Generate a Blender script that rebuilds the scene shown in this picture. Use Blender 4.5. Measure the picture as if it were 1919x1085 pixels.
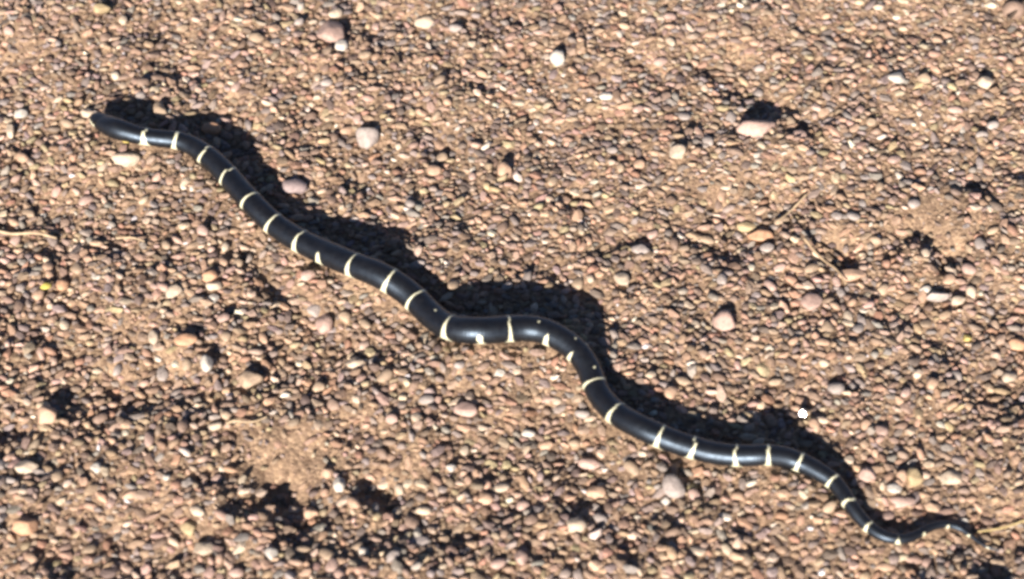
import bpy, bmesh, math, random
import numpy as np
from mathutils import Vector, Matrix, noise as mnoise

for o in list(bpy.data.objects):
    bpy.data.objects.remove(o)
SC = bpy.context.scene
COL = SC.collection
R = math.radians

# ------------------------------------------------------------------ camera
W, Hh = 1919.0, 1085.0
PITCH, HFOV, HEIGHT = R(48), R(28), 1.27
cam_d = bpy.data.cameras.new('camera')
cam = bpy.data.objects.new('camera', cam_d)
COL.objects.link(cam)
CAM = np.array((0.0, -HEIGHT / math.tan(PITCH), HEIGHT))
cam.location = CAM
cam.rotation_euler = (R(90) - PITCH, 0, 0)
cam_d.sensor_width = 36
cam_d.lens = 18 / math.tan(HFOV / 2)
cam_d.clip_start, cam_d.clip_end = 0.05, 500
cam_d.dof.use_dof = True
cam_d.dof.focus_distance = HEIGHT / math.sin(PITCH) * 1.03
cam_d.dof.aperture_fstop = 5.0
SC.camera = cam

# ------------------------------------------------------------------ sky, sun, exposure
SUN_EL, SUN_AZ = R(23), R(195)      # azimuth of the sun, clockwise from +Y (behind the camera, a little to the left)
world = bpy.data.worlds.new('World')
SC.world = world
world.use_nodes = True
wn = world.node_tree
sky = wn.nodes.new('ShaderNodeTexSky')
sky.sky_type = 'NISHITA'
sky.sun_disc = False
sky.sun_elevation = SUN_EL
sky.sun_rotation = SUN_AZ
sky.altitude = 1200
sky.air_density = 0.45            # very clear dry air: deep shadows
sky.dust_density = 0.2
wn.links.new(sky.outputs[0], wn.nodes['Background'].inputs[0])
wn.nodes['Background'].inputs[1].default_value = 0.05
sun_d = bpy.data.lights.new('sun', 'SUN')
sun_d.energy = 5.0
sun_d.angle = R(0.5)
sun_d.color = (1.0, 0.91, 0.825)
sun = bpy.data.objects.new('sun', sun_d)
COL.objects.link(sun)
TO_SUN = Vector((math.sin(SUN_AZ) * math.cos(SUN_EL), math.cos(SUN_AZ) * math.cos(SUN_EL), math.sin(SUN_EL)))
sun.rotation_euler = TO_SUN.to_track_quat('Z', 'Y').to_euler()
sun.location = TO_SUN * 5
SC.view_settings.view_transform = 'Standard'
SC.view_settings.look = 'None'
SC.view_settings.gamma = 1
SC.view_settings.exposure = 1.45
SC.render.engine = 'CYCLES'
SC.cycles.pixel_filter_type = 'BLACKMAN_HARRIS'
SC.cycles.diffuse_bounces = 2
SC.cycles.filter_width = 3.2        # the phone's soft lens
SC.render.filter_size = 3.2

# ------------------------------------------------------------------ pixels and places
FPX = W / 2 / math.tan(HFOV / 2)
FWD = np.array((0, math.cos(PITCH), -math.sin(PITCH)))
UP = np.array((0, math.sin(PITCH), math.cos(PITCH)))

def ray(px, py):
    return FWD + np.array((1, 0, 0)) * ((px - W / 2) / FPX) - UP * ((py - Hh / 2) / FPX)

def at(px, py, z=0.0):
    d = ray(px, py)
    return CAM + d * ((z - CAM[2]) / d[2])

def mpp(p):                          # metres per photo pixel at a point
    return float(np.dot(np.asarray(p) - CAM, FWD)) / FPX

def project(P):
    d = P - CAM
    k = d @ FWD
    return W / 2 + d[:, 0] / k * FPX, Hh / 2 - (d @ UP) / k * FPX

# ------------------------------------------------------------------ lie of the ground
rg = np.random.default_rng(11)
WV = []
for k in range(70):
    lam = 0.035 * (9 ** rg.random())
    th = rg.random() * 2 * math.pi
    WV.append((2 * math.pi / lam * math.cos(th), 2 * math.pi / lam * math.sin(th), rg.random() * 6.28, 0.00056 * (lam / 0.1) ** 0.7))

def sstep(a, b, x):
    t = np.clip((x - a) / (b - a), 0, 1)
    return t * t * (3 - 2 * t)

# scuffs in the ground: (near end px, far end px, depth, length of the far slope)
def dent(pa, pb, depth, run):
    a, b = at(*pa)[:2], at(*pb)[:2]
    u = (b - a) / np.linalg.norm(b - a)
    v = np.array((-u[1], u[0]))
    if v[1] < 0: v = -v
    return (a + b) / 2, u, v, np.linalg.norm(b - a) / 2, depth, run

DENTS = [dent((335, 915), (580, 1005), 0.0135, 0.075), dent((1625, 440), (1800, 515), 0.0115, 0.065),
         dent((665, 955), (775, 960), 0.010, 0.03), dent((1540, 500), (1625, 497), 0.009, 0.03),
         dent((150, 800), (320, 770), 0.006, 0.05), dent((30, 850), (60, 800), 0.007, 0.03)]

def ground_h(x, y):
    x = np.asarray(x, float); y = np.asarray(y, float)
    h = np.zeros_like(x)
    for kx, ky, p, a in WV:
        h += a * np.sin(kx * x + ky * y + p)
    for c, u, v, hl, dp, run in DENTS:
        a = (x - c[0]) * u[0] + (y - c[1]) * u[1]
        b = (x - c[0]) * v[0] + (y - c[1]) * v[1]
        b = b + 0.006 * np.sin(a * 130 + c[0] * 50) + 0.003 * np.sin(a * 310)
        prof = sstep(-0.008, 0.020, b) * (1 - sstep(0.020, 0.020 + run, b))
        h -= dp * prof * np.exp(-(a / hl) ** 4)
    return h

def sandy(x, y):                     # 0..1: how bare of pebbles a place is
    s = np.zeros_like(np.asarray(x, float))
    for c, u, v, hl, dp, run in DENTS[:2]:
        a = ((x - c[0]) * u[0] + (y - c[1]) * u[1]) / hl
        b = ((x - c[0]) * v[0] + (y - c[1]) * v[1] - 0.02 - run * 0.45) / (run * 0.55)
        s = np.maximum(s, np.exp(-(a * a * 1.1 + b * b) ** 2))
    return s

# ------------------------------------------------------------------ materials
def new_mat(name):
    m = bpy.data.materials.new(name)
    m.use_nodes = True
    nt = m.node_tree
    return m, nt, nt.nodes['Principled BSDF']

def N(nt, t, **kw):
    n = nt.nodes.new(t)
    for k, v in kw.items():
        setattr(n, k, v)
    return n

def mix_rgb(nt, blend, fac, a, b):
    n = N(nt, 'ShaderNodeMix', data_type='RGBA', blend_type=blend)
    for sock, v in ((n.inputs[0], fac), (n.inputs[6], a), (n.inputs[7], b)):
        if hasattr(v, 'is_linked'): nt.links.new(v, sock)
        else: sock.default_value = v
    return n.outputs[2]

def ramp(nt, src, stops):
    n = N(nt, 'ShaderNodeValToRGB')
    e = n.color_ramp.elements
    while len(e) < len(stops): e.new(0.5)
    for el, (p, c) in zip(e, stops):
        el.position = p
        el.color = (*c, 1)
    nt.links.new(src, n.inputs[0])
    return n.outputs[0]

def noise(nt, vec, scale, detail=4, rough=0.6):
    n = N(nt, 'ShaderNodeTexNoise')
    n.inputs['Scale'].default_value = scale
    n.inputs['Detail'].default_value = detail
    n.inputs['Roughness'].default_value = rough
    nt.links.new(vec, n.inputs['Vector'])
    return n.outputs[0]

def bump(nt, b, h, strength, dist, prev=None):
    n = N(nt, 'ShaderNodeBump')
    n.inputs['Strength'].default_value = strength
    n.inputs['Distance'].default_value = dist
    nt.links.new(h, n.inputs['Height'])
    if prev: nt.links.new(prev, n.inputs['Normal'])
    nt.links.new(n.outputs[0], b.inputs['Normal'])
    return n.outputs[0]

PAL = np.array([(0.46, 0.295, 0.185), (0.54, 0.34, 0.215), (0.40, 0.27, 0.19), (0.33, 0.25, 0.215), (0.28, 0.185, 0.125),
                (0.64, 0.475, 0.335), (0.46, 0.25, 0.155), (0.35, 0.29, 0.25), (0.47, 0.35, 0.195), (0.52, 0.33, 0.25),
                (0.22, 0.155, 0.125), (0.72, 0.62, 0.49)])
PAL = 0.74 * (PAL * 0.84 + 0.16 * PAL.mean(1, keepdims=True))
PALW = np.array([5, 4, 4, 3.2, 3, 2.2, 2, 2.2, 1.6, 2.4, 2.0, 0.5]); PALW = PALW / PALW.sum()

# soil
soil, nt, b = new_mat('soil')
geo = N(nt, 'ShaderNodeNewGeometry')
pos = geo.outputs['Position']
n1 = noise(nt, pos, 9, 5)
n2 = noise(nt, pos, 240, 6, 0.7)
base = ramp(nt, n1, [(0.3, (0.22, 0.158, 0.108)), (0.5, (0.265, 0.19, 0.13)), (0.72, (0.31, 0.225, 0.155))])
vor = N(nt, 'ShaderNodeTexVoronoi')
vor.inputs['Scale'].default_value = 330
nt.links.new(pos, vor.inputs['Vector'])
sep = N(nt, 'ShaderNodeSeparateColor')
nt.links.new(vor.outputs['Color'], sep.inputs[0])
grain = ramp(nt, sep.outputs[0], [(0.0, (0.55, 0.5, 0.48)), (0.45, (0.95, 0.9, 0.88)), (0.8, (1.15, 1.1, 1.02)), (1.0, (1.6, 1.55, 1.5))])
c = mix_rgb(nt, 'MULTIPLY', 1.0, base, grain)
sp = ramp(nt, n2, [(0.3, (0.7, 0.7, 0.7)), (0.7, (1.2, 1.2, 1.2))])
c = mix_rgb(nt, 'MULTIPLY', 0.8, c, sp)
nt.links.new(c, b.inputs['Base Color'])
b.inputs['Roughness'].default_value = 0.95
b.inputs['Specular IOR Level'].default_value = 0.15
inv = N(nt, 'ShaderNodeMath', operation='SUBTRACT')
inv.inputs[0].default_value = 1
nt.links.new(vor.outputs['Distance'], inv.inputs[1])
p = bump(nt, b, inv.outputs[0], 0.7, 0.0012)
bump(nt, b, n2, 0.6, 0.0015, p)

def stone_material(name, rough, spec, source):
    m, nt, b = new_mat(name)
    if source == 'vertex':
        col = N(nt, 'ShaderNodeAttribute', attribute_name='Col').outputs[0]
        vec = N(nt, 'ShaderNodeNewGeometry').outputs['Position']
    else:
        col = N(nt, 'ShaderNodeObjectInfo').outputs['Color']
        vec = N(nt, 'ShaderNodeNewGeometry').outputs['Position']
    n1 = noise(nt, vec, 330, 5, 0.65)
    n2 = noise(nt, vec, 1100, 3, 0.7)
    s1 = ramp(nt, n1, [(0.28, (0.62, 0.58, 0.56)), (0.5, (1, 1, 1)), (0.75, (1.22, 1.2, 1.16))])
    s2 = ramp(nt, n2, [(0.3, (0.75, 0.74, 0.72)), (0.62, (1.1, 1.1, 1.1))])
    c = mix_rgb(nt, 'MULTIPLY', 0.9, col, s1)
    c = mix_rgb(nt, 'MULTIPLY', 0.7, c, s2)
    nt.links.new(c, b.inputs['Base Color'])
    b.inputs['Roughness'].default_value = rough
    b.inputs['Specular IOR Level'].default_value = spec
    p = bump(nt, b, n1, 0.5, 0.0015)
    bump(nt, b, n2, 0.4, 0.0006, p)
    return m

gravel_mat = stone_material('gravel_stone', 0.72, 0.35, 'vertex')
pebble_mat = stone_material('pebble_stone', 0.66, 0.4, 'object')
quartz_mat, nt, b = new_mat('quartz')
b.inputs['Base Color'].default_value = (0.58, 0.53, 0.52, 1)
b.inputs['Roughness'].default_value = 0.16
b.inputs['Specular IOR Level'].default_value = 0.7

straw_mat, nt, b = new_mat('dry_straw')
pos = N(nt, 'ShaderNodeNewGeometry').outputs['Position']
nn = noise(nt, pos, 120, 4)
nt.links.new(mix_rgb(nt, 'MULTIPLY', 1.0, N(nt, 'ShaderNodeObjectInfo').outputs['Color'],
                     ramp(nt, nn, [(0.3, (0.65, 0.62, 0.58)), (0.7, (1.15, 1.15, 1.1))])), b.inputs['Base Color'])
b.inputs['Roughness'].default_value = 0.7

# ------------------------------------------------------------------ helpers
def mesh_obj(name, V, F, mat, smooth=True, mats=None):
    me = bpy.data.meshes.new(name)
    me.from_pydata([tuple(v) for v in V], [], [tuple(f) for f in F])
    me.materials.append(mat)
    me.polygons.foreach_set('use_smooth', np.full(len(me.polygons), smooth))
    me.update()
    o = bpy.data.objects.new(name, me)
    COL.objects.link(o)
    return o

def tag(o, label=None, cat=None, group=None, kind=None):
    if label: o['label'] = label
    if cat: o['category'] = cat
    if group: o['group'] = group
    if kind: o['kind'] = kind
    return o

# ------------------------------------------------------------------ the ground sheet
def axis(lo, hi, step, far):
    a = list(np.arange(lo, hi + step / 2, step))
    d = step
    while a[-1] < far:
        d *= 1.22; a.append(a[-1] + d)
    d = step
    while a[0] > -far:
        d *= 1.22; a.insert(0, a[0] - d)
    return np.array(a)

gx, gy = axis(-0.60, 0.60, 0.0035, 120), axis(-0.40, 0.56, 0.0035, 120)
X, Y = np.meshgrid(gx, gy)
fade = np.exp(-(np.maximum(np.hypot(X, Y) - 3, 0) / 4) ** 2)
Z = ground_h(X, Y) * fade
near = (np.abs(X) < 0.62) & (np.abs(Y) < 0.6)
Z = Z + np.where(near, rg.normal(0, 0.00035, Z.shape), 0)
nx, ny = len(gx), len(gy)
idx = np.arange(nx * ny).reshape(ny, nx)
quads = np.stack([idx[:-1, :-1], idx[:-1, 1:], idx[1:, 1:], idx[1:, :-1]], -1).reshape(-1, 4)
me = bpy.data.meshes.new('ground')
me.vertices.add(nx * ny)
me.vertices.foreach_set('co', np.stack([X, Y, Z], -1).ravel())
me.loops.add(quads.size)
me.loops.foreach_set('vertex_index', quads.ravel())
me.polygons.add(len(quads))
me.polygons.foreach_set('loop_start', np.arange(len(quads)) * 4)
me.update(calc_edges=True)
me.polygons.foreach_set('use_smooth', np.ones(len(quads), bool))
me.materials.append(soil)
ground = bpy.data.objects.new('ground', me)
COL.objects.link(ground)
tag(ground, 'brown sandy ground under the gravel', 'ground', kind='structure')

# ------------------------------------------------------------------ the snake
# centre line in the photograph with half-widths in pixels, head to tail tip
CL = [(174, 216, 4), (177, 218.5, 11), (183, 223, 15.5), (192, 228.5, 18), (205, 236, 20), (222, 243, 20.5), (242, 249, 19),
      (268, 256, 17.2), (300, 260, 17.2), (333, 264, 18), (362, 275, 19), (389, 293, 20.5), (410, 312, 21.5), (430, 333, 22),
      (451, 357, 22.5), (472, 380, 22.5), (493, 402, 23), (516, 422, 23), (542, 440, 23.5), (570, 456, 24), (600, 470, 24.5),
      (632, 484, 25), (668, 499, 25), (702, 512, 25.5), (733, 528, 26), (760, 546, 26), (783, 566, 26), (804, 587, 26),
      (826, 605, 26), (850, 616, 26), (880, 620, 26.5), (915, 620, 26.5), (950, 617, 26.5), (985, 616, 26), (1015, 620, 25.5),
      (1040, 630, 25), (1066, 646, 24.5), (1088, 667, 24), (1103, 691, 23.5), (1112, 715, 23.5), (1122, 738, 23.5),
      (1138, 759, 24), (1162, 780, 24), (1192, 797, 24), (1225, 813, 24), (1260, 827, 23.5), (1297, 839, 23), (1335, 849, 22.5),
      (1377, 854, 22), (1410, 854, 21.5), (1438, 853, 21), (1470, 857, 20.5), (1500, 867, 19.5), (1530, 882, 18.5),
      (1558, 900, 17), (1576, 920, 16), (1591, 942, 15), (1608, 966, 14), (1628, 987, 13), (1652, 1003, 12), (1678, 1010, 11),
      (1702, 1009, 10), (1722, 1000, 9.2), (1745, 988, 8.4), (1772, 983, 7.5), (1797, 989, 6.5), (1817, 1002, 5.5),
      (1835, 1016, 4.2), (1850, 1025, 3), (1872, 1032, 1.2)]
CL = np.array(CL, float)

def catmull(P, n):
    out = []
    P = np.vstack([2 * P[0] - P[1], P, 2 * P[-1] - P[-2]])
    for i in range(1, len(P) - 2):
        t = np.linspace(0, 1, n, endpoint=False)[:, None]
        p0, p1, p2, p3 = P[i - 1:i + 3]
        out.append(0.5 * (2 * p1 + (p2 - p0) * t + (2 * p0 - 5 * p1 + 4 * p2 - p3) * t * t + (3 * p1 - p0 - 3 * p2 + p3) * t ** 3))
    out.append(P[-2:-1])
    return np.vstack(out)

fine = catmull(CL, 30)
LIE = 0.0035                          # the snake rests on the tops of the pebbles
pts, rad = [], []
for px, py, w in fine:
    r = max(w, 0.8) * mpp(at(px, py, 0.012))
    g = at(px, py, 0.01)
    z = LIE + 0.88 * max(r, 18.5 * mpp(g) if px < 240 else 0)      # the snout is carried level with the head
    z += 0.0028 * (1 - float(sstep(225, 310, px)))                  # head held just clear of the pebbles
    q = at(px, py, z)
    pts.append(q); rad.append(r)
pts, rad = np.array(pts), np.array(rad)
# follow the lie of the ground, softened
gh = ground_h(pts[:, 0], pts[:, 1])
ker = np.hanning(121); ker /= ker.sum()
ghs = np.convolve(np.pad(gh, 60, mode='edge'), ker, mode='valid')
pts = np.array([at(px, py, p[2] + h) for (px, py, w), p, h in zip(fine, pts, ghs)])
sm = np.hanning(9); sm /= sm.sum()
for k in range(3):
    pts[:, k] = np.convolve(np.pad(pts[:, k], 4, mode='reflect', reflect_type='odd'), sm, mode='valid')
# head carried a little above the ground
seg = np.linalg.norm(np.diff(pts, axis=0), axis=1)
S = np.concatenate([[0], np.cumsum(seg)])
LEN = S[-1]
NR, NS = 1100, 44
ss = np.concatenate([np.linspace(0, 0.03, 90, endpoint=False), np.linspace(0.03, LEN, NR - 90)])
C = np.stack([np.interp(ss, S, pts[:, k]) for k in range(3)], 1)
RR = np.interp(ss, S, rad)
PXC = np.stack([np.interp(ss, S, fine[:, 0]), np.interp(ss, S, fine[:, 1])], 1)
T = np.gradient(C, axis=0)
T /= np.linalg.norm(T, axis=1)[:, None]
side = np.cross(np.array((0, 0, 1.0)), T)      # left of travel, level
side /= np.linalg.norm(side, axis=1)[:, None]
up = np.cross(T, side)
ang = np.linspace(0, 2 * math.pi, NS, endpoint=False)   # 0 = back ridge, pi = belly
ca, sa = np.cos(ang), np.sin(ang)
head = 1 - sstep(0.012, 0.034, ss)             # a flatter, slightly boxier head
wid = 1.0 + 0.04 * head
hgt = 0.97 - 0.22 * head
Vz = np.where(ca > 0, np.abs(ca) ** 0.95, -np.abs(ca) ** 1.15 * 0.86)
Vx = np.sign(sa) * np.abs(sa) ** 0.93
V = C[:, None, :] + (side[:, None, :] * Vx[None, :, None] * wid[:, None, None] + up[:, None, :] * Vz[None, :, None] * hgt[:, None, None]) * RR[:, None, None]
V = V.reshape(-1, 3)
F = []
for i in range(NR - 1):
    a, b2 = i * NS, (i + 1) * NS
    for j in range(NS):
        k = (j + 1) % NS
        F.append((a + j, a + k, b2 + k, b2 + j))
V = np.vstack([V, C[0] - T[0] * RR[0] * 0.3, C[-1] + T[-1] * RR[-1]])
for j in range(NS):
    k = (j + 1) % NS
    F.append((len(V) - 2, k, j))
    F.append((len(V) - 1, (NR - 1) * NS + j, (NR - 1) * NS + k))

snake_mat, nt, b = new_mat('snake_skin')
snake = mesh_obj('snake', V, F, snake_mat)
tag(snake, 'black snake with narrow cream bands stretched in bends across the gravel', 'snake')

# cream bands: (photo px of the band, dorsal half width, flank half width, base half width) in mm
BANDS = [(271, 259, 1.8, 2.6, 4.0), (333, 264, 2.0, 2.5, 3.0), (389, 293, 1.6, 1.9, 2.6), (430, 332, 1.5, 1.8, 2.2),
         (471, 379, 1.5, 1.8, 2.2), (515, 421, 1.6, 2.0, 2.4), (566, 453, 1.5, 2.4, 3.6), (612, 475, -1.5, 2.6, 3.6),
         (667, 498, 1.3, 2.3, 3.8), (733, 527, 1.5, 2.3, 3.2), (782, 564, 1.5, 1.9, 2.6), (848, 615, 1.6, 2.4, 4.2),
         (898, 620, -1.5, 1.0, 3.0), (949, 617, 1.5, 2.0, 3.6), (1035, 628, -0.6, 2.4, 3.2), (1084, 662, -0.3, 2.2, 2.8),
         (1115, 722, 1.3, 1.9, 2.8), (1158, 777, 1.6, 2.4, 4.2), (1238, 818, 1.4, 2.0, 5.4), (1301, 840, 1.6, 2.2, 3.6),
         (1379, 854, 1.5, 1.9, 4.0), (1438, 853, 1.5, 1.9, 3.6), (1500, 867, 1.6, 2.0, 3.2), (1560, 902, 1.5, 1.9, 2.8),
         (1591, 942, 1.4, 1.7, 2.2), (1628, 987, 1.4, 1.7, 2.6), (1681, 1010, 0.6, 1.6, 2.4), (1726, 998, 0.2, 1.5, 2.2),
         (1776, 983, 0.2, 1.4, 2.0), (1818, 1003, 0.5, 1.3, 1.6), (1851, 1026, 0.5, 1.0, 1.2)]
sv = np.repeat(ss, NS) * 1000                       # arc length in mm
av = np.tile(np.minimum(ang, 2 * math.pi - ang), NR)  # 0 back .. pi belly
sg = np.tile(np.where(ang < math.pi, 1, -1), NR)
d = np.full(NR * NS, -9.0)
rb = np.random.default_rng(3)
for bx, by, w0, w1, w2 in BANDS:
    i = int(np.argmin((PXC[:, 0] - bx) ** 2 + (PXC[:, 1] - by) ** 2))
    s0 = ss[i] * 1000
    w = np.interp(av, [0, 0.4, 1.0, 1.45, 1.75, 2.1, 3.14], [w0 - 0.7, w0 - 0.5, w1 * 0.75, w1, w1 * 1.4, w2 * 1.35, w2 * 1.6])
    off = rb.normal(0, 0.5) * np.sin(av * 1.7 + rb.random() * 6) * sg + rb.normal(0, 0.5) * (av > 1.3) * np.clip(av - 1.3, 0, 0.7)
    d = np.maximum(d, w - np.abs(sv - s0 - off))
# odd flecks on the back
vx, vy = project(V[:NR * NS])
facing = np.einsum('ij,ij->i', (V[:NR * NS].reshape(NR, NS, 3) - C[:, None, :]).reshape(-1, 3), np.tile(CAM, (NR * NS, 1))) > 0
for fx, fy, fr in ((816, 581, 2.6), (1010, 603, 2.6), (1079, 634, 2.3), (1114, 688, 2.6), (899, 635, 6.5)):
    dd = fr - np.hypot(vx - fx, vy - fy)
    d = np.maximum(d, np.where(facing, dd * 0.45, -9))
# pale lip scales
lip = np.minimum.reduce([np.full_like(sv, 1.6), (14 - sv) * 0.5, (av - 1.02 - 0.022 * sv) * 5.0]) - 1.6 * (np.mod(sv, 3.4) < 0.5)
d = np.maximum(d, lip)
at_ = snake.data.attributes.new('band', 'FLOAT', 'POINT')
at_.data.foreach_set('value', np.concatenate([d, [-1, -9]]).astype(np.float32))
# skin coordinates for the scales
u = snake.data.attributes.new('skin', 'FLOAT_VECTOR', 'POINT')
sk = np.stack([sv / 1000, np.tile(np.abs(np.where(ang > math.pi, ang - 2 * math.pi, ang)), NR), sg * 1.0], 1)
u.data.foreach_set('vector', np.vstack([sk, sk[:1], sk[-1:]]).astype(np.float32).ravel())

skin = N(nt, 'ShaderNodeAttribute', attribute_name='skin').outputs['Vector']
bd = N(nt, 'ShaderNodeAttribute', attribute_name='band').outputs['Fac']
posn = N(nt, 'ShaderNodeNewGeometry').outputs['Position']
sx = N(nt, 'ShaderNodeSeparateXYZ'); nt.links.new(skin, sx.inputs[0])
def mth(op, a, bb):
    n = N(nt, 'ShaderNodeMath', operation=op)
    for s_, v_ in zip(n.inputs, (a, bb)):
        if v_ is None: continue
        if hasattr(v_, 'is_linked'): nt.links.new(v_, s_)
        else: s_.default_value = v_
    return n.outputs[0]
ku = mth('MULTIPLY', sx.outputs[0], 2 * math.pi / 0.0042)
kv = mth('MULTIPLY', sx.outputs[1], 15.0)
lat = mth('MULTIPLY', mth('SINE', mth('ADD', ku, kv), None), mth('SINE', mth('SUBTRACT', ku, kv), None))
edge = noise(nt, posn, 700, 3)
bn = mth('ADD', bd, mth('MULTIPLY', mth('SUBTRACT', edge, 0.5), 1.3))
fac = N(nt, 'ShaderNodeMapRange', interpolation_type='SMOOTHSTEP')
fac.inputs[1].default_value, fac.inputs[2].default_value = -0.25, 0.35
nt.links.new(bn, fac.inputs[0])
dirt = noise(nt, posn, 160, 5)
dark = ramp(nt, dirt, [(0.3, (0.003, 0.0028, 0.0032)), (0.75, (0.008, 0.007, 0.007))])
pale = ramp(nt, noise(nt, posn, 500, 4), [(0.3, (0.50, 0.48, 0.32)), (0.7, (0.62, 0.60, 0.44))])
nt.links.new(mix_rgb(nt, 'MIX', fac.outputs[0], dark, pale), b.inputs['Base Color'])
b.inputs['Roughness'].default_value = 0.40
b.inputs['IOR'].default_value = 1.45
b.inputs['Specular IOR Level'].default_value = 0.85
b.inputs['Specular Tint'].default_value = (0.6, 0.78, 1.0, 1)
nt.links.new(ramp(nt, noise(nt, posn, 210, 5, 0.7), [(0.3, (0.36,) * 3), (0.7, (0.52,) * 3)]), b.inputs['Roughness'])
pz = bump(nt, b, lat, 0.12, 0.0003)
bump(nt, b, noise(nt, posn, 320, 3), 0.12, 0.0008, pz)

# eyes
eye_mat, nt, b = new_mat('snake_eye')
b.inputs['Base Color'].default_value = (0.012, 0.010, 0.008, 1)
b.inputs['Roughness'].default_value = 0.08
ie = int(np.argmin(np.abs(ss - 0.0135)))
for sgn in (1, -1):
    bm = bmesh.new()
    bmesh.ops.create_uvsphere(bm, u_segments=16, v_segments=10, radius=0.0017)
    me = bpy.data.meshes.new('eye')
    bm.to_mesh(me); bm.free()
    me.materials.append(eye_mat)
    for p_ in me.polygons: p_.use_smooth = True
    e = bpy.data.objects.new('eye', me)
    COL.objects.link(e)
    e.parent = snake
    e.location = C[ie] + side[ie] * sgn * RR[ie] * 0.84 + up[ie] * RR[ie] * 0.40

# ------------------------------------------------------------------ stones one can pick out, each its own thing, plus unseen ones added for shadow
def rock_mesh(name, seed, flat=0.7, sub=3, angular=0.5, mat=None):
    r_ = np.random.default_rng(seed)
    bm = bmesh.new()
    bmesh.ops.create_icosphere(bm, subdivisions=sub, radius=1)
    planes = [(Vector(r_.normal(size=3)).normalized(), 0.62 + 0.3 * r_.random()) for _ in range(9)]
    off = Vector(r_.random(3) * 50)
    for v in bm.verts:
        n = v.co.normalized()
        k = 1 + 0.16 * mnoise.noise(n * 1.3 + off) + 0.05 * mnoise.noise(n * 4 + off)
        p_ = n * k
        for pn, pd in planes:
            over = p_.dot(pn) - pd
            if over > 0: p_ -= pn * over * angular * 1.6 if angular < 0.6 else pn * over
        p_ += n * 0.018 * mnoise.noise(n * 9 + off)
        v.co = p_
    xs = np.array([v.co for v in bm.verts])
    mid, half = (xs.max(0) + xs.min(0)) / 2, (xs.max(0) - xs.min(0)) / 2
    for v in bm.verts:
        v.co = Vector((np.array(v.co) - mid) / half)
    me = bpy.data.meshes.new(name)
    bm.to_mesh(me); bm.free()
    me.materials.append(mat or pebble_mat)
    for p_ in me.polygons: p_.use_smooth = True
    return me

PINK, PEACH, TAN, CREAM, WHITE = (0.53, 0.35, 0.28), (0.57, 0.36, 0.23), (0.48, 0.34, 0.22), (0.59, 0.46, 0.33), (0.62, 0.56, 0.48)
GREY, MAUVE, ORANGE, OCHRE, BROWN = (0.42, 0.35, 0.31), (0.36, 0.27, 0.26), (0.64, 0.35, 0.19), (0.50, 0.37, 0.19), (0.32, 0.21, 0.15)
def _dull(c, k=0.73):
    g = sum(c) / 3
    return tuple(k * (0.86 * v + 0.14 * g) for v in c)
PINK, PEACH, TAN, CREAM, WHITE, GREY, MAUVE, ORANGE, OCHRE, BROWN = [_dull(c) for c in (PINK, PEACH, TAN, CREAM, WHITE, GREY, MAUVE, ORANGE, OCHRE, BROWN)]
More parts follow.
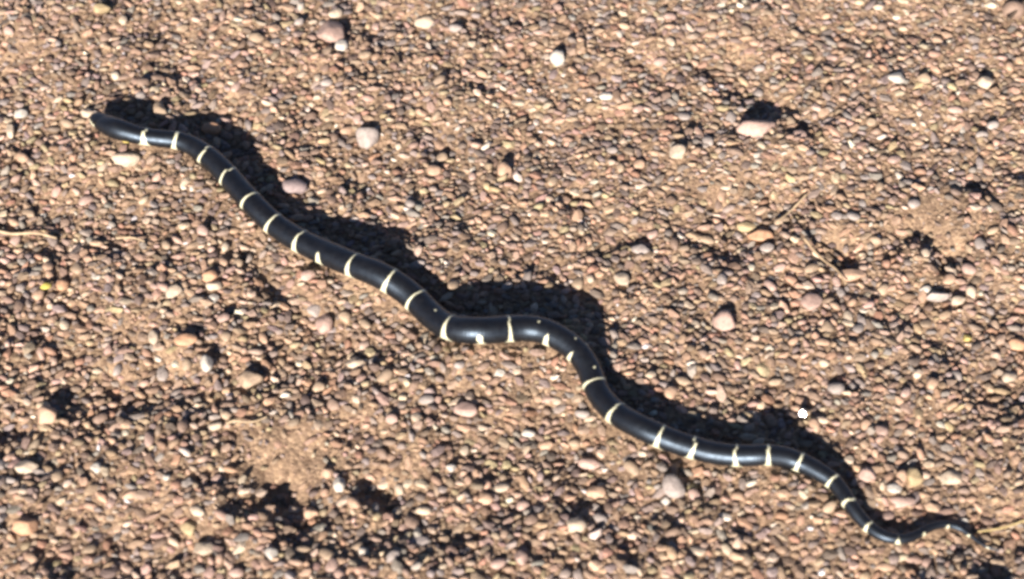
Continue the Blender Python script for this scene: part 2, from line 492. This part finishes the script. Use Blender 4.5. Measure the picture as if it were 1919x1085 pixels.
# px, py, width, height in the photo, colour, relief (height / width), angularity, turn, label
STONES = [
 (618, 62, 58, 50, PINK, .6, .3, 0, 'large rounded pink stone with a small white chip at its side'),
 (640, 86, 26, 24, WHITE, .6, .5, 0, 'small white chip beside the large rounded pink stone'),
 (797, 41, 44, 28, CREAM, .6, .7, 20, 'wedge shaped cream pink stone with a thin dark shadow along its back'),
 (690, 255, 46, 48, GREY, .8, .6, 60, 'tall grey stone with cream face and black shadow behind, off the snake neck'),
 (1043, 109, 28, 34, WHITE, .9, .7, 70, 'upright pale grey white stone leaning alone in fine gravel'),
 (1136, 180, 28, 17, WHITE, .5, .6, 0, 'thin pale grey chip lying flat in fine gravel'),
 (946, 319, 28, 30, PEACH, .8, .4, 40, 'tan upright pebble with a neat dark shadow, behind the arched middle of the snake'),
 (1270, 284, 32, 28, CREAM, .75, .4, 0, 'bright cream rounded pebble with a square black shadow behind'),
 (1680, 147, 34, 24, WHITE, .7, .3, 0, 'smooth white oval pebble beside a rounded tan pebble'),
 (1731, 147, 28, 25, TAN, .8, .2, 0, 'rounded tan pebble beside the smooth white oval pebble'),
 (1847, 156, 32, 26, CREAM, .75, .4, 30, 'cream tan pebble with a dark cap of shadow'),
 (1418, 240, 78, 42, PINK, .55, .9, 10, 'broad pinkish wedge stone throwing a pointed black shadow'),
 (1497, 255, 30, 24, PINK, .7, .8, 0, 'square pink stone beside the broad pinkish wedge stone'),
 (1632, 228, 20, 18, TAN, .7, .4, 0, 'small round tan pebble near the square pink stone'),
 (1424, 442, 52, 28, ORANGE, .55, .9, -20, 'orange wedge stone with a low black shadow and pale twig behind'),
 (1400, 425, 40, 20, OCHRE, .5, .6, 0, 'dull ochre stone touching the orange wedge stone'),
 (1597, 516, 56, 24, PEACH, .5, .8, 10, 'flat peach slab at the end of the curved dry stem'),
 (1358, 602, 48, 42, PINK, .75, .4, 0, 'large round pinkish white stone with mauve shaded top'),
 (1734, 542, 24, 17, WHITE, .7, .5, 0, 'bright white chip in front of a ragged black shadow'),
 (1757, 556, 44, 22, GREY, .8, .6, 0, 'grey stone beside the bright white chip'),
 (1796, 564, 28, 20, CREAM, .7, .4, 0, 'cream pebble beside the grey stone and white chip'),
 (1813, 634, 17, 14, (0.4, 0.32, 0.11), .7, .4, 0, 'small yellow pebble near the orange brown stone'),
 (1906, 645, 34, 24, ORANGE, .6, .5, 0, 'orange brown stone with a yellow speck of a pebble nearby'),
 (1520, 566, 44, 34, PINK, .5, .8, -30, 'pale pink angular stone near the flat peach slab'),
 (607, 606, 32, 46, PINK, .9, .6, 75, 'upright pink stone with a dark hollow behind, facing the snake'),
 (590, 583, 30, 26, GREY, .7, .5, 0, 'grey pebble tucked against the upright pink stone'),
 (470, 714, 48, 36, TAN, .7, .6, 0, 'blocky tan stone with a black shadow on loose gravel'),
 (394, 517, 32, 24, ORANGE, .65, .5, 0, 'orange pebble beside pale pebbles, in front of the snake neck'),
 (401, 535, 32, 22, CREAM, .65, .5, 0, 'pale pinkish pebble touching the orange pebble in front of the snake neck'),
 (399, 559, 24, 18, WHITE, .65, .5, 0, 'off white pebble below the pale pinkish pebble'),
 (117, 535, 24, 22, ORANGE, .7, .3, 0, 'round brown orange pebble beside a tiny yellow leaf scrap'),
 (288, 633, 20, 28, CREAM, .8, .6, 70, 'slim upright cream pebble'),
 (348, 636, 44, 24, ORANGE, .45, .5, 0, 'flat orange pebble near the slim upright cream pebble'),
 (388, 682, 26, 32, WHITE, .85, .5, 60, 'upright pale grey cream pebble among rounded gravel'),
 (47, 985, 48, 36, ORANGE, .7, .35, 0, 'rounded bright orange stone with a dark hollow beside it'),
 (50, 875, 46, 28, CREAM, .6, .7, 30, 'long cream angular stone leaning in a dark scuff'),
 (88, 777, 40, 38, PEACH, .8, .4, 0, 'plump peach stone on a rim between dark hollows'),
 (180, 877, 22, 20, WHITE, .7, .3, 0, 'small round white pebble'),
 (312, 895, 15, 14, WHITE, .8, .4, 0, 'tiny white bead at the edge of the bare sandy scuff'),
 (382, 1028, 40, 28, CREAM, .6, .5, 0, 'bright cream stone below the bare sandy scuff'),
 (354, 991, 30, 28, OCHRE, .75, .4, 0, 'ochre pebble at the dark lip of the bare sandy scuff'),
 (612, 885, 26, 24, PEACH, .8, .6, -40, 'peach angular pebble with a dark notch behind, near a white pebble'),
 (636, 908, 24, 28, WHITE, .8, .4, 0, 'white round pebble near the peach angular pebble'),
 (584, 961, 28, 26, PEACH, .8, .4, 0, 'peach pebble at the far end of the bare sandy scuff'),
 (508, 1038, 26, 26, WHITE, .7, .5, 0, 'pale pebble on gravel below the dark lip of the scuff'),
 (1081, 985, 38, 32, CREAM, .8, .6, 0, 'cream grey stone with a tall black shadow behind'),
 (978, 1046, 30, 32, PINK, .85, .5, 70, 'pinkish upright stone with a round black shadow behind'),
 (1117, 921, 40, 24, PEACH, .5, .8, -20, 'peach triangular stone behind the cream grey stone'),
 (1263, 912, 48, 46, GREY, .7, .7, 50, 'large mauve grey stone with cream foot, in front of the snake tail half'),
 (1247, 938, 20, 20, WHITE, .8, .4, 0, 'small white pebble at the foot of the large mauve grey stone'),
 (1106, 868, 46, 24, PINK, .45, .6, 0, 'flat pinkish stone in front of a thick bend of the snake'),
 (903, 802, 32, 15, CREAM, .5, .5, -25, 'narrow cream sliver of stone lying aslant'),
 (873, 768, 46, 30, PINK, .5, .6, -20, 'broad pinkish stone sunk in the gravel before the snake'),
 (909, 934, 34, 22, PEACH, .55, .7, -20, 'flat peach stone beside a dark crack in the gravel'),
 (845, 877, 20, 16, WHITE, .7, .4, 0, 'small whitish pebble alone before the middle of the snake'),
 (1043, 752, 22, 18, CREAM, .7, .3, 0, 'round cream pebble before the sharp bend of the snake'),
 (990, 812, 26, 16, WHITE, .55, .5, 0, 'pale flattened pebble before the sharp bend of the snake'),
 (551, 350, 50, 34, MAUVE, .6, .3, 0, 'mauve grey round stone in the shadow edge behind the snake neck'),
 (396, 240, 40, 26, ORANGE, .7, .5, -20, 'smooth orange tan stone lying against the snake neck shadow'),
 (236, 298, 56, 28, CREAM, .55, .8, 10, 'long cream peach wedge stone lying below the snake head'),
 (300, 208, 26, 36, TAN, .7, .5, 70, 'tan pebble notching the shadow of the snake head'),
 (166, 212, 30, 20, CREAM, .6, .5, 0, 'cream pebble at the tip of the snake snout'),
 (40, 213, 26, 22, WHITE, .7, .3, 0, 'pale pinkish round pebble away from the snake snout'),
 (20, 245, 16, 30, CREAM, .8, .6, 80, 'slim cream pebble standing on end near a pale round pebble'),
 (192, 17, 32, 22, OCHRE, .7, .5, 0, 'yellow ochre block shaped stone'),
 (480, 70, 32, 24, TAN, .6, .6, 0, 'flat topped tan stone near a square tan stone'),
 (514, 53, 26, 22, PEACH, .7, .7, 0, 'square tan stone near the flat topped tan stone'),
 (1628, 944, 30, 26, TAN, .4, .6, -40, 'flat tan stone in the crook of the snake tail'),
 (1676, 916, 28, 18, WHITE, .6, .5, 0, 'bright white stone behind the snake tail'),
 (1690, 940, 52, 22, PINK, .45, .6, -15, 'long pink stone behind the snake tail'),
 (1712, 893, 32, 34, OCHRE, .75, .5, 60, 'tan ochre upright stone behind the snake tail'),
 (1625, 890, 34, 28, PINK, .6, .5, 0, 'pink stone at the outer edge of the snake tail shadow'),
 (1690, 893, 22, 24, PEACH, .8, .3, 0, 'round peach pebble beside the tan ochre upright stone'),
 (1783, 895, 44, 26, CREAM, .55, .5, 0, 'pale pinkish oval stone away from the snake tail'),
 (1806, 977, 18, 12, WHITE, .8, .3, 0, 'white bead of stone at the snake tail tip'),
 (1590, 862, 20, 16, CREAM, .6, .5, -30, 'cream chip on the shadow of the snake tail bend'),
 (1165, 524, 32, 26, CREAM, .6, .5, 0, 'cream stone with a dark shadow, behind the sharp bend of the snake'),
 (665, 680, 36, 24, CREAM, .6, .5, 0, 'pale pinkish stone in front of the snake before its arched middle'),
 (598, 725, 26, 22, TAN, .7, .5, 0, 'tan rounded pebble in gravel beyond the blocky tan stone'),
 (1200, 468, 36, 20, GREY, .5, .5, 0, 'flat grey stone behind the arched middle of the snake'),
 (1105, 610, 14, 12, CREAM, .7, .5, 0, 'tiny cream chip in the snake shadow at the sharp bend'),
 (1900, 20, 44, 34, BROWN, .9, .6, 0, 'dark brown stone with a dark stick leaning beside it'),
 (1846, 1132, 108, 46, MAUVE, .6, .5, 0, 'big mauve stone throwing a broad rounded black shadow'),  # unseen stone added below the frame to cast a dark shape into it
 (1432, 1112, 62, 32, BROWN, .65, .5, 0, 'brown stone throwing a short rounded black shadow'),  # also out of view, put in only for the shadow it throws
]
placed = []            # (x, y, radius) kept clear of other pebbles

def put_stone(px, py, w, h, colr, rel, angu, turn, seed, me=None, name='stone'):
    p0 = at(px, py, 0.004)
    m = mpp(p0)
    wx = w * m / 2
    hz = max(0.55 * rel * math.sqrt(w * h) * m, 0.0022)
    vy_ = h * m / 2
    dy = max((vy_ ** 2 - (hz * math.cos(PITCH)) ** 2), (0.55 * vy_) ** 2) ** 0.5 / math.sin(PITCH)
    gz = float(ground_h(p0[0], p0[1]))
    p1 = at(px, py, gz + hz * 0.5)
    o = bpy.data.objects.new(name, me or rock_mesh(name, seed, angular=max(angu, 0.62)))
    COL.objects.link(o)
    o.location = (p1[0], p1[1], gz + hz * 0.5)
    o.scale = (wx, dy, hz)
    o.rotation_euler = (0, R(turn) * 0.25, R(turn) * 0.15)
    r_ = random.Random(seed)
    k = r_.uniform(0.92, 1.08)
    o.color = (colr[0] * k, colr[1] * k, colr[2] * k, 1)
    placed.append((p1[0], p1[1], 0.92 * (wx * dy) ** 0.5))
    return o

for i, (px, py, w, h, colr, rel, angu, turn, label) in enumerate(STONES):
    o = put_stone(px, py, w, h, colr, rel, angu, turn, 100 + i)
    tag(o, label, 'stone')

# ------------------------------------------------------------------ packing the pebbles
rp = random.Random(5)
CELL = 0.006
grid = {}
def free(x, y, r, k):
    cx, cy = int(math.floor(x / CELL)), int(math.floor(y / CELL))
    n = int((r + 0.009) / CELL) + 1
    for i in range(cx - n, cx + n + 1):
        for j in range(cy - n, cy + n + 1):
            for (a, b_, q) in grid.get((i, j), ()):
                if (a - x) ** 2 + (b_ - y) ** 2 < ((r + q) * k) ** 2:
                    return False
    return True
def occupy(x, y, r):
    if r > 0.009:                     # long reach: mark as several small discs
        n = max(6, int(r / 0.004) * 6)
        for rr_ in np.arange(0, r - 0.004, 0.006):
            for q in range(n):
                a = q * 2 * math.pi / n
                xx, yy = x + rr_ * math.cos(a), y + rr_ * math.sin(a)
                grid.setdefault((int(math.floor(xx / CELL)), int(math.floor(yy / CELL))), []).append((xx, yy, 0.005))
        return
    grid.setdefault((int(math.floor(x / CELL)), int(math.floor(y / CELL))), []).append((x, y, r))
for x, y, r in placed: occupy(x, y, r)
# clear way under the snake
for i in range(0, NR, 4):
    occupy(C[i][0], C[i][1], min(RR[i] * 0.80, 0.0088))

X0, X1, Y0, Y1 = -0.60, 0.60, -0.40, 0.55
out = []                              # x, y, r, class
def sow(n, lo, hi, k, cls, bare, power=1.0):
    for _ in range(n):
        x, y = rp.uniform(X0, X1), rp.uniform(Y0, Y1)
        r = lo + (hi - lo) * rp.random() ** power
        if bare and rp.random() < bare * float(SAND((x, y))): continue
        if free(x, y, r, k):
            occupy(x, y, r)
            out.append((x, y, r, cls))
_sx, _sy = np.linspace(X0, X1, 241), np.linspace(Y0, Y1, 191)
_SG = sandy(*np.meshgrid(_sx, _sy))
def SAND(p):
    return _SG[min(190, max(0, int((p[1] - Y0) / (Y1 - Y0) * 190))), min(240, max(0, int((p[0] - X0) / (X1 - X0) * 240)))]
sow(800, 0.0044, 0.0059, 1.1, 0, 1.0, 1.6)
sow(32000, 0.0030, 0.0048, 0.80, 1, 0.97, 1.2)
sow(45000, 0.0020, 0.0032, 0.70, 2, 0.93)
sow(40000, 0.0012, 0.0020, 0.72, 3, 0.6)

# the largest ones in view become pebbles of their own
big = [p for p in out if p[3] == 0]
vis = []
for p in big:
    ux, uy = project(np.array([[p[0], p[1], 0.003]]))
    if 6 < ux[0] < W - 6 and 6 < uy[0] < Hh - 6:
        vis.append(p)
vis.sort(key=lambda p: -p[2])
single = vis[:215]
sset = set(id(p) for p in single)
rest = [p for p in out if id(p) not in sset]

KINDS = [('tan', TAN, 'small rounded tan pebble lying loose among the finer gravel', 'loose tan pebbles'),
         ('peach', PEACH, 'small peach orange pebble lying loose among the finer gravel', 'loose peach pebbles'),
         ('grey', GREY, 'small dull grey pebble lying loose among the finer gravel', 'loose grey pebbles'),
         ('pink', PINK, 'small dusty pink pebble lying loose among the finer gravel', 'loose pink pebbles'),
         ('cream', CREAM, 'small pale cream pebble lying loose among the finer gravel', 'loose cream pebbles'),
         ('brown', BROWN, 'small dark brown pebble lying loose among the finer gravel', 'loose brown pebbles')]
protos = [rock_mesh('pebble', 400 + i, sub=2, angular=rp.choice((0.5, 0.7, 0.9, 1.0))) for i in range(14)]
for p in single:
    x, y, r, _ = p
    nm, colr, lab, grp = rp.choices(KINDS, (5, 4, 3.5, 3, 2.5, 2))[0]
    o = bpy.data.objects.new('pebble', rp.choice(protos))
    COL.objects.link(o)
    hz = r * rp.uniform(0.45, 0.75)
    o.location = (x, y, float(ground_h(x, y)) + hz * 0.45)
    o.scale = (r * rp.uniform(1.0, 1.4), r * rp.uniform(0.7, 1.0), hz)
    o.rotation_euler = (rp.uniform(-.25, .25), rp.uniform(-.25, .25), rp.uniform(0, 6.28))
    k = rp.uniform(0.85, 1.12)
    o.color = (colr[0] * k, colr[1] * k, colr[2] * k, 1)
    # say what it lies by, where a stone one can name is close
    j = int(np.argmin([math.hypot(q[0] - x, q[1] - y) - q[2] for q in placed]))
    gap = math.hypot(placed[j][0] - x, placed[j][1] - y) - placed[j][2] - r
    ref = STONES[j][8]
    for cut in (',', ' with ', ' beside ', ' near ', ' throwing ', ' leaning ', ' lying ', ' touching ', ' at the ', ' in ', ' behind ', ' before ', ' tucked ', ' below ', ' on ', ' among ', ' notching ', ' away ', ' beyond ', ' standing ', ' alone ', ' sunk '):
        ref = ref.split(cut)[0]
    tint = lab.split(' pebble')[0].replace('small ', '')
    shape = 'flat' if hz < 0.6 * r else 'plump'
    if gap < 0.018: lab = 'small %s %s pebble close to the %s' % (shape, tint, ref)
    elif gap < 0.05: lab = 'small %s %s pebble some way off the %s' % (shape, tint, ref)
    tag(o, lab, 'pebble', grp)

# ------------------------------------------------------------------ the gravel itself
def hull_variant(seed, n):
    r_ = np.random.default_rng(seed)
    P = r_.normal(size=(n, 3))
    P /= np.linalg.norm(P, axis=1)[:, None]
    for _ in range(12):               # spread the corners
        D = P[:, None] - P[None]
        L = (D ** 2).sum(-1) + np.eye(n)
        P = P + 0.05 * (D / L[..., None] ** 1.5).sum(1)
        P /= np.linalg.norm(P, axis=1)[:, None]
    P *= r_.uniform(0.68, 1.2, (n, 1))
    bm = bmesh.new()
    for q in P: bm.verts.new(q)
    bmesh.ops.convex_hull(bm, input=bm.verts)
    bmesh.ops.triangulate(bm, faces=bm.faces)
    bm.verts.ensure_lookup_table()
    vs = [v for v in bm.verts if v.link_faces]
    ix = {v: i for i, v in enumerate(vs)}
    Vv = np.array([v.co for v in vs])
    Ff = np.array([[ix[v] for v in f.verts] for f in bm.faces])
    bm.free()
    return Vv, Ff
def ico_variant(seed):
    me = rock_mesh('tmp', seed, sub=2, angular=0.4)
    bm = bmesh.new(); bm.from_mesh(me)
    Vv = np.array([v.co for v in bm.verts]); Ff = np.array([[v.index for v in f.verts] for f in bm.faces])
    bm.free(); bpy.data.meshes.remove(me)
    return Vv, Ff

rv = np.random.default_rng(21)
VAR = {0: [hull_variant(500 + i, 30) for i in range(10)], 1: [hull_variant(520 + i, 15) for i in range(30)],
       2: [hull_variant(560 + i, 11) for i in range(24)], 3: [hull_variant(600 + i, 8) for i in range(14)],
       4: [hull_variant(640 + i, 11) for i in range(16)]}
# beyond the picture the gravel goes on, a little coarser
gxs, gys = np.meshgrid(np.arange(-1.9, 1.9, 0.0105), np.arange(-1.5, 2.1, 0.0105))
gxs = gxs.ravel() + rv.uniform(-.004, .004, gxs.size); gys = gys.ravel() + rv.uniform(-.004, .004, gys.size)
keep = ~((gxs > X0) & (gxs < X1) & (gys > Y0) & (gys < Y1)) & (np.hypot(gxs, gys - 0.3) < 1.75) & (rv.random(gxs.size) < 0.9)
outer = np.stack([gxs[keep], gys[keep], rv.uniform(0.003, 0.0056, keep.sum()), np.full(keep.sum(), 4)], 1)
allp = np.vstack([np.array(rest), outer])

def rotm(n):
    q = rv.normal(size=(n, 4)); q /= np.linalg.norm(q, axis=1)[:, None]
    w, x, y, z = q.T
    return np.stack([np.stack([1 - 2 * (y * y + z * z), 2 * (x * y - w * z), 2 * (x * z + w * y)], -1),
                     np.stack([2 * (x * y + w * z), 1 - 2 * (x * x + z * z), 2 * (y * z - w * x)], -1),
                     np.stack([2 * (x * z - w * y), 2 * (y * z + w * x), 1 - 2 * (x * x + y * y)], -1)], 1)

Vs, Fs, Cs, Ms, Sm = [], [], [], [], []
base_i = 0
for cls, variants in VAR.items():
    P = allp[allp[:, 3] == cls]
    if not len(P): continue
    pick = rv.integers(0, len(variants), len(P))
    for vi, (vv, ff) in enumerate(variants):
        Q = P[pick == vi]
        n = len(Q)
        if not n: continue
        r = Q[:, 2]
        sc = np.stack([r * rv.uniform(1.05, 1.8, n), r * rv.uniform(0.75, 1.05, n), r * rv.uniform(0.36, 0.7, n)], 1)
        loc = vv @ np.eye(3)
        A = rotm(n)                                           # tumble the shape, then flatten and turn it
        pv = np.einsum('nij,vj->nvi', A, loc) * sc[:, None, :]
        th = rv.normal(-0.1, 0.75, n) + math.pi * rv.integers(0, 2, n); tl = rv.normal(0, 0.28, n)   # washed gravel settles broadside
        c_, s_ = np.cos(tl), np.sin(tl)
        x_, z_ = pv[..., 0] * c_[:, None] - pv[..., 2] * s_[:, None], pv[..., 0] * s_[:, None] + pv[..., 2] * c_[:, None]
        c_, s_ = np.cos(th), np.sin(th)
        xx = x_ * c_[:, None] - pv[..., 1] * s_[:, None]
        yy = x_ * s_[:, None] + pv[..., 1] * c_[:, None]
        gz = ground_h(Q[:, 0], Q[:, 1]) + r * rv.uniform(0.0, 0.5, n)
        Vs.append(np.stack([xx + Q[:, :1], yy + Q[:, 1:2], z_ + gz[:, None]], -1).reshape(-1, 3))
        Fs.append((ff[None] + (base_i + np.arange(n) * len(vv))[:, None, None]).reshape(-1, 3))
        base_i += n * len(vv)
        cc = PAL[rv.choice(len(PAL), n, p=PALW)] * rv.uniform(0.7, 1.22, (n, 1)) * rv.uniform(0.95, 1.05, (n, 3))
        qz = rv.random(n) < (0.006 if cls in (2, 3) else 0.0)
        cc[qz] = (0.6, 0.56, 0.53)
        Cs.append(np.repeat(np.hstack([cc, np.ones((n, 1))]), len(vv), 0))
        Ms.append(np.repeat(qz.astype(np.int32), len(ff)))
        Sm.append(np.repeat((rv.random(n) < (0.3 if cls < 3 else 0.15)) & ~qz, len(ff)))
Vg, Fg, Cg = np.vstack(Vs), np.vstack(Fs), np.vstack(Cs)
me = bpy.data.meshes.new('gravel')
me.vertices.add(len(Vg)); me.vertices.foreach_set('co', Vg.ravel())
me.loops.add(Fg.size); me.loops.foreach_set('vertex_index', Fg.ravel().astype(np.int32))
me.polygons.add(len(Fg)); me.polygons.foreach_set('loop_start', np.arange(len(Fg)) * 3)
me.update(calc_edges=True)
me.materials.append(gravel_mat); me.materials.append(quartz_mat)
me.polygons.foreach_set('material_index', np.concatenate(Ms))
me.polygons.foreach_set('use_smooth', np.concatenate(Sm))
ca_ = me.attributes.new('Col', 'FLOAT_COLOR', 'POINT')
ca_.data.foreach_set('color', Cg.astype(np.float32).ravel())
gravel = bpy.data.objects.new('gravel', me)
COL.objects.link(gravel)
tag(gravel, 'mixed tan, pink and grey gravel covering the ground', 'gravel', kind='stuff')
print('pebbles', len(allp), 'tris', len(Fg), 'single', len(single))

# ------------------------------------------------------------------ a quartz chip that flashes in the sun
pq = at(1505, 775, 0.006)
gq = float(ground_h(pq[0], pq[1]))
pq = at(1505, 775, gq + 0.005)
half = (Vector(TO_SUN) + (Vector(CAM) - Vector(pq)).normalized()).normalized()
vv, ff = hull_variant(901, 16)
vv = vv * np.array((0.0042, 0.0040, 0.0040))
Mr = np.array(half.to_track_quat('Z', 'Y').to_matrix())
vv[:, 2] = np.minimum(vv[:, 2], 0.0018)        # one flat cleaved face
bm = bmesh.new()
for q in vv @ Mr.T: bm.verts.new(q)
top = [Vector(Mr @ np.array((0.0024 * math.cos(a), 0.0020 * math.sin(a), 0.0018))) for a in np.linspace(0, 6.28, 7)[:-1]]
for q in top: bm.verts.new(q)
bmesh.ops.convex_hull(bm, input=bm.verts)
me = bpy.data.meshes.new('quartz_chip'); bm.to_mesh(me); bm.free()
me.materials.append(quartz_mat)
o = bpy.data.objects.new('quartz_chip', me); COL.objects.link(o)
o.location = pq
tag(o, 'white quartz chip flashing in the sun at the edge of the snake shadow', 'stone')

# ------------------------------------------------------------------ dry stems and sticks
def stem(pix, r0, r1, colr, label, name='dry_stem', lift=0.004):
    P = np.array([at(x, y, 0.005) for x, y in pix])
    P = catmull(P, 8)
    P[:, 2] = ground_h(P[:, 0], P[:, 1]) + lift + r0
    n, m = len(P), 7
    Tn = np.gradient(P, axis=0); Tn /= np.linalg.norm(Tn, axis=1)[:, None]
    sd = np.cross((0, 0, 1.0), Tn); sd /= np.linalg.norm(sd, axis=1)[:, None]
    u_ = np.cross(Tn, sd)
    rr_ = np.linspace(r0, r1, n) * (1 + 0.12 * np.sin(np.arange(n) * 1.9))
    V_, F_ = [], []
    for i in range(n):
        for j in range(m):
            a = 2 * math.pi * j / m
            V_.append(P[i] + (sd[i] * math.cos(a) + u_[i] * math.sin(a)) * rr_[i])
    for i in range(n - 1):
        for j in range(m):
            k = (j + 1) % m
            F_.append((i * m + j, i * m + k, (i + 1) * m + k, (i + 1) * m + j))
    F_.append(tuple(range(m))[::-1]); F_.append(tuple((n - 1) * m + j for j in range(m)))
    o = mesh_obj(name, V_, F_, straw_mat)
    o.color = (*colr, 1)
    tag(o, label, 'stem' if name == 'dry_stem' else 'stick')

STRAW = (0.42, 0.32, 0.21)
stem([(-40, 420), (10, 426), (60, 430), (104, 438)], 0.0016, 0.0009, STRAW, 'straight pale straw lying apart on coarse gravel')
stem([(217, 443), (245, 446), (272, 458)], 0.0010, 0.0006, STRAW, 'short bowed pale straw in front of the snake neck')
stem([(1512, 362), (1490, 380), (1456, 410)], 0.0012, 0.0007, STRAW, 'short pale twig behind the orange wedge stone', lift=0.006)
stem([(1505, 452), (1540, 485), (1570, 512), (1585, 535)], 0.0013, 0.0007, (0.34, 0.25, 0.16), 'curved brown dry stem ending at the flat peach slab', lift=0.007)
stem([(1835, 987), (1880, 980), (1960, 966)], 0.0007, 0.0010, (0.36, 0.28, 0.13), 'yellowish straw beyond the tip of the snake tail')
stem([(424, 792), (440, 786), (470, 788), (500, 778)], 0.0013, 0.0007, STRAW, 'pale bent straw above the bare sandy scuff')
stem([(1888, 40), (1905, 22), (1935, -6)], 0.0020, 0.0014, (0.10, 0.07, 0.05), 'dark stick leaning beside the dark brown stone', name='dark_stick', lift=0.008)

# ------------------------------------------------------------------ scraps of dry yellow leaf
def leaf_scrap(px, py, w, colr, turn, label):
    p0 = at(px, py, 0.006)
    L_ = w * mpp(p0) / 2
    V_, F_ = [], []
    for i in range(7):
        t = i / 3 - 1
        hw = L_ * 0.55 * math.sqrt(max(1 - t * t, 0.04))
        for j in (-1, 0, 1):
            V_.append((t * L_, j * hw, 0.25 * L_ * (1 - t * t) + 0.18 * L_ * abs(j)))
    for i in range(6):
        for j in range(2):
            a = i * 3 + j
            F_.append((a, a + 3, a + 4, a + 1))
    o = mesh_obj('leaf_scrap', V_, F_, straw_mat)
    m_ = o.modifiers.new('thickness', 'SOLIDIFY'); m_.thickness = 0.0003
    o.location = (p0[0], p0[1], float(ground_h(p0[0], p0[1])) + 0.0052)
    o.rotation_euler = (R(25), R(8), R(turn))
    o.color = (*colr, 1)
    tag(o, label, 'leaf')
leaf_scrap(86, 536, 22, (0.50, 0.42, 0.10), 25, 'tiny yellow leaf scrap beside the round brown orange pebble')
leaf_scrap(238, 272, 15, (0.46, 0.36, 0.10), 0, 'tiny yellow leaf scrap under the snake neck at its first band')
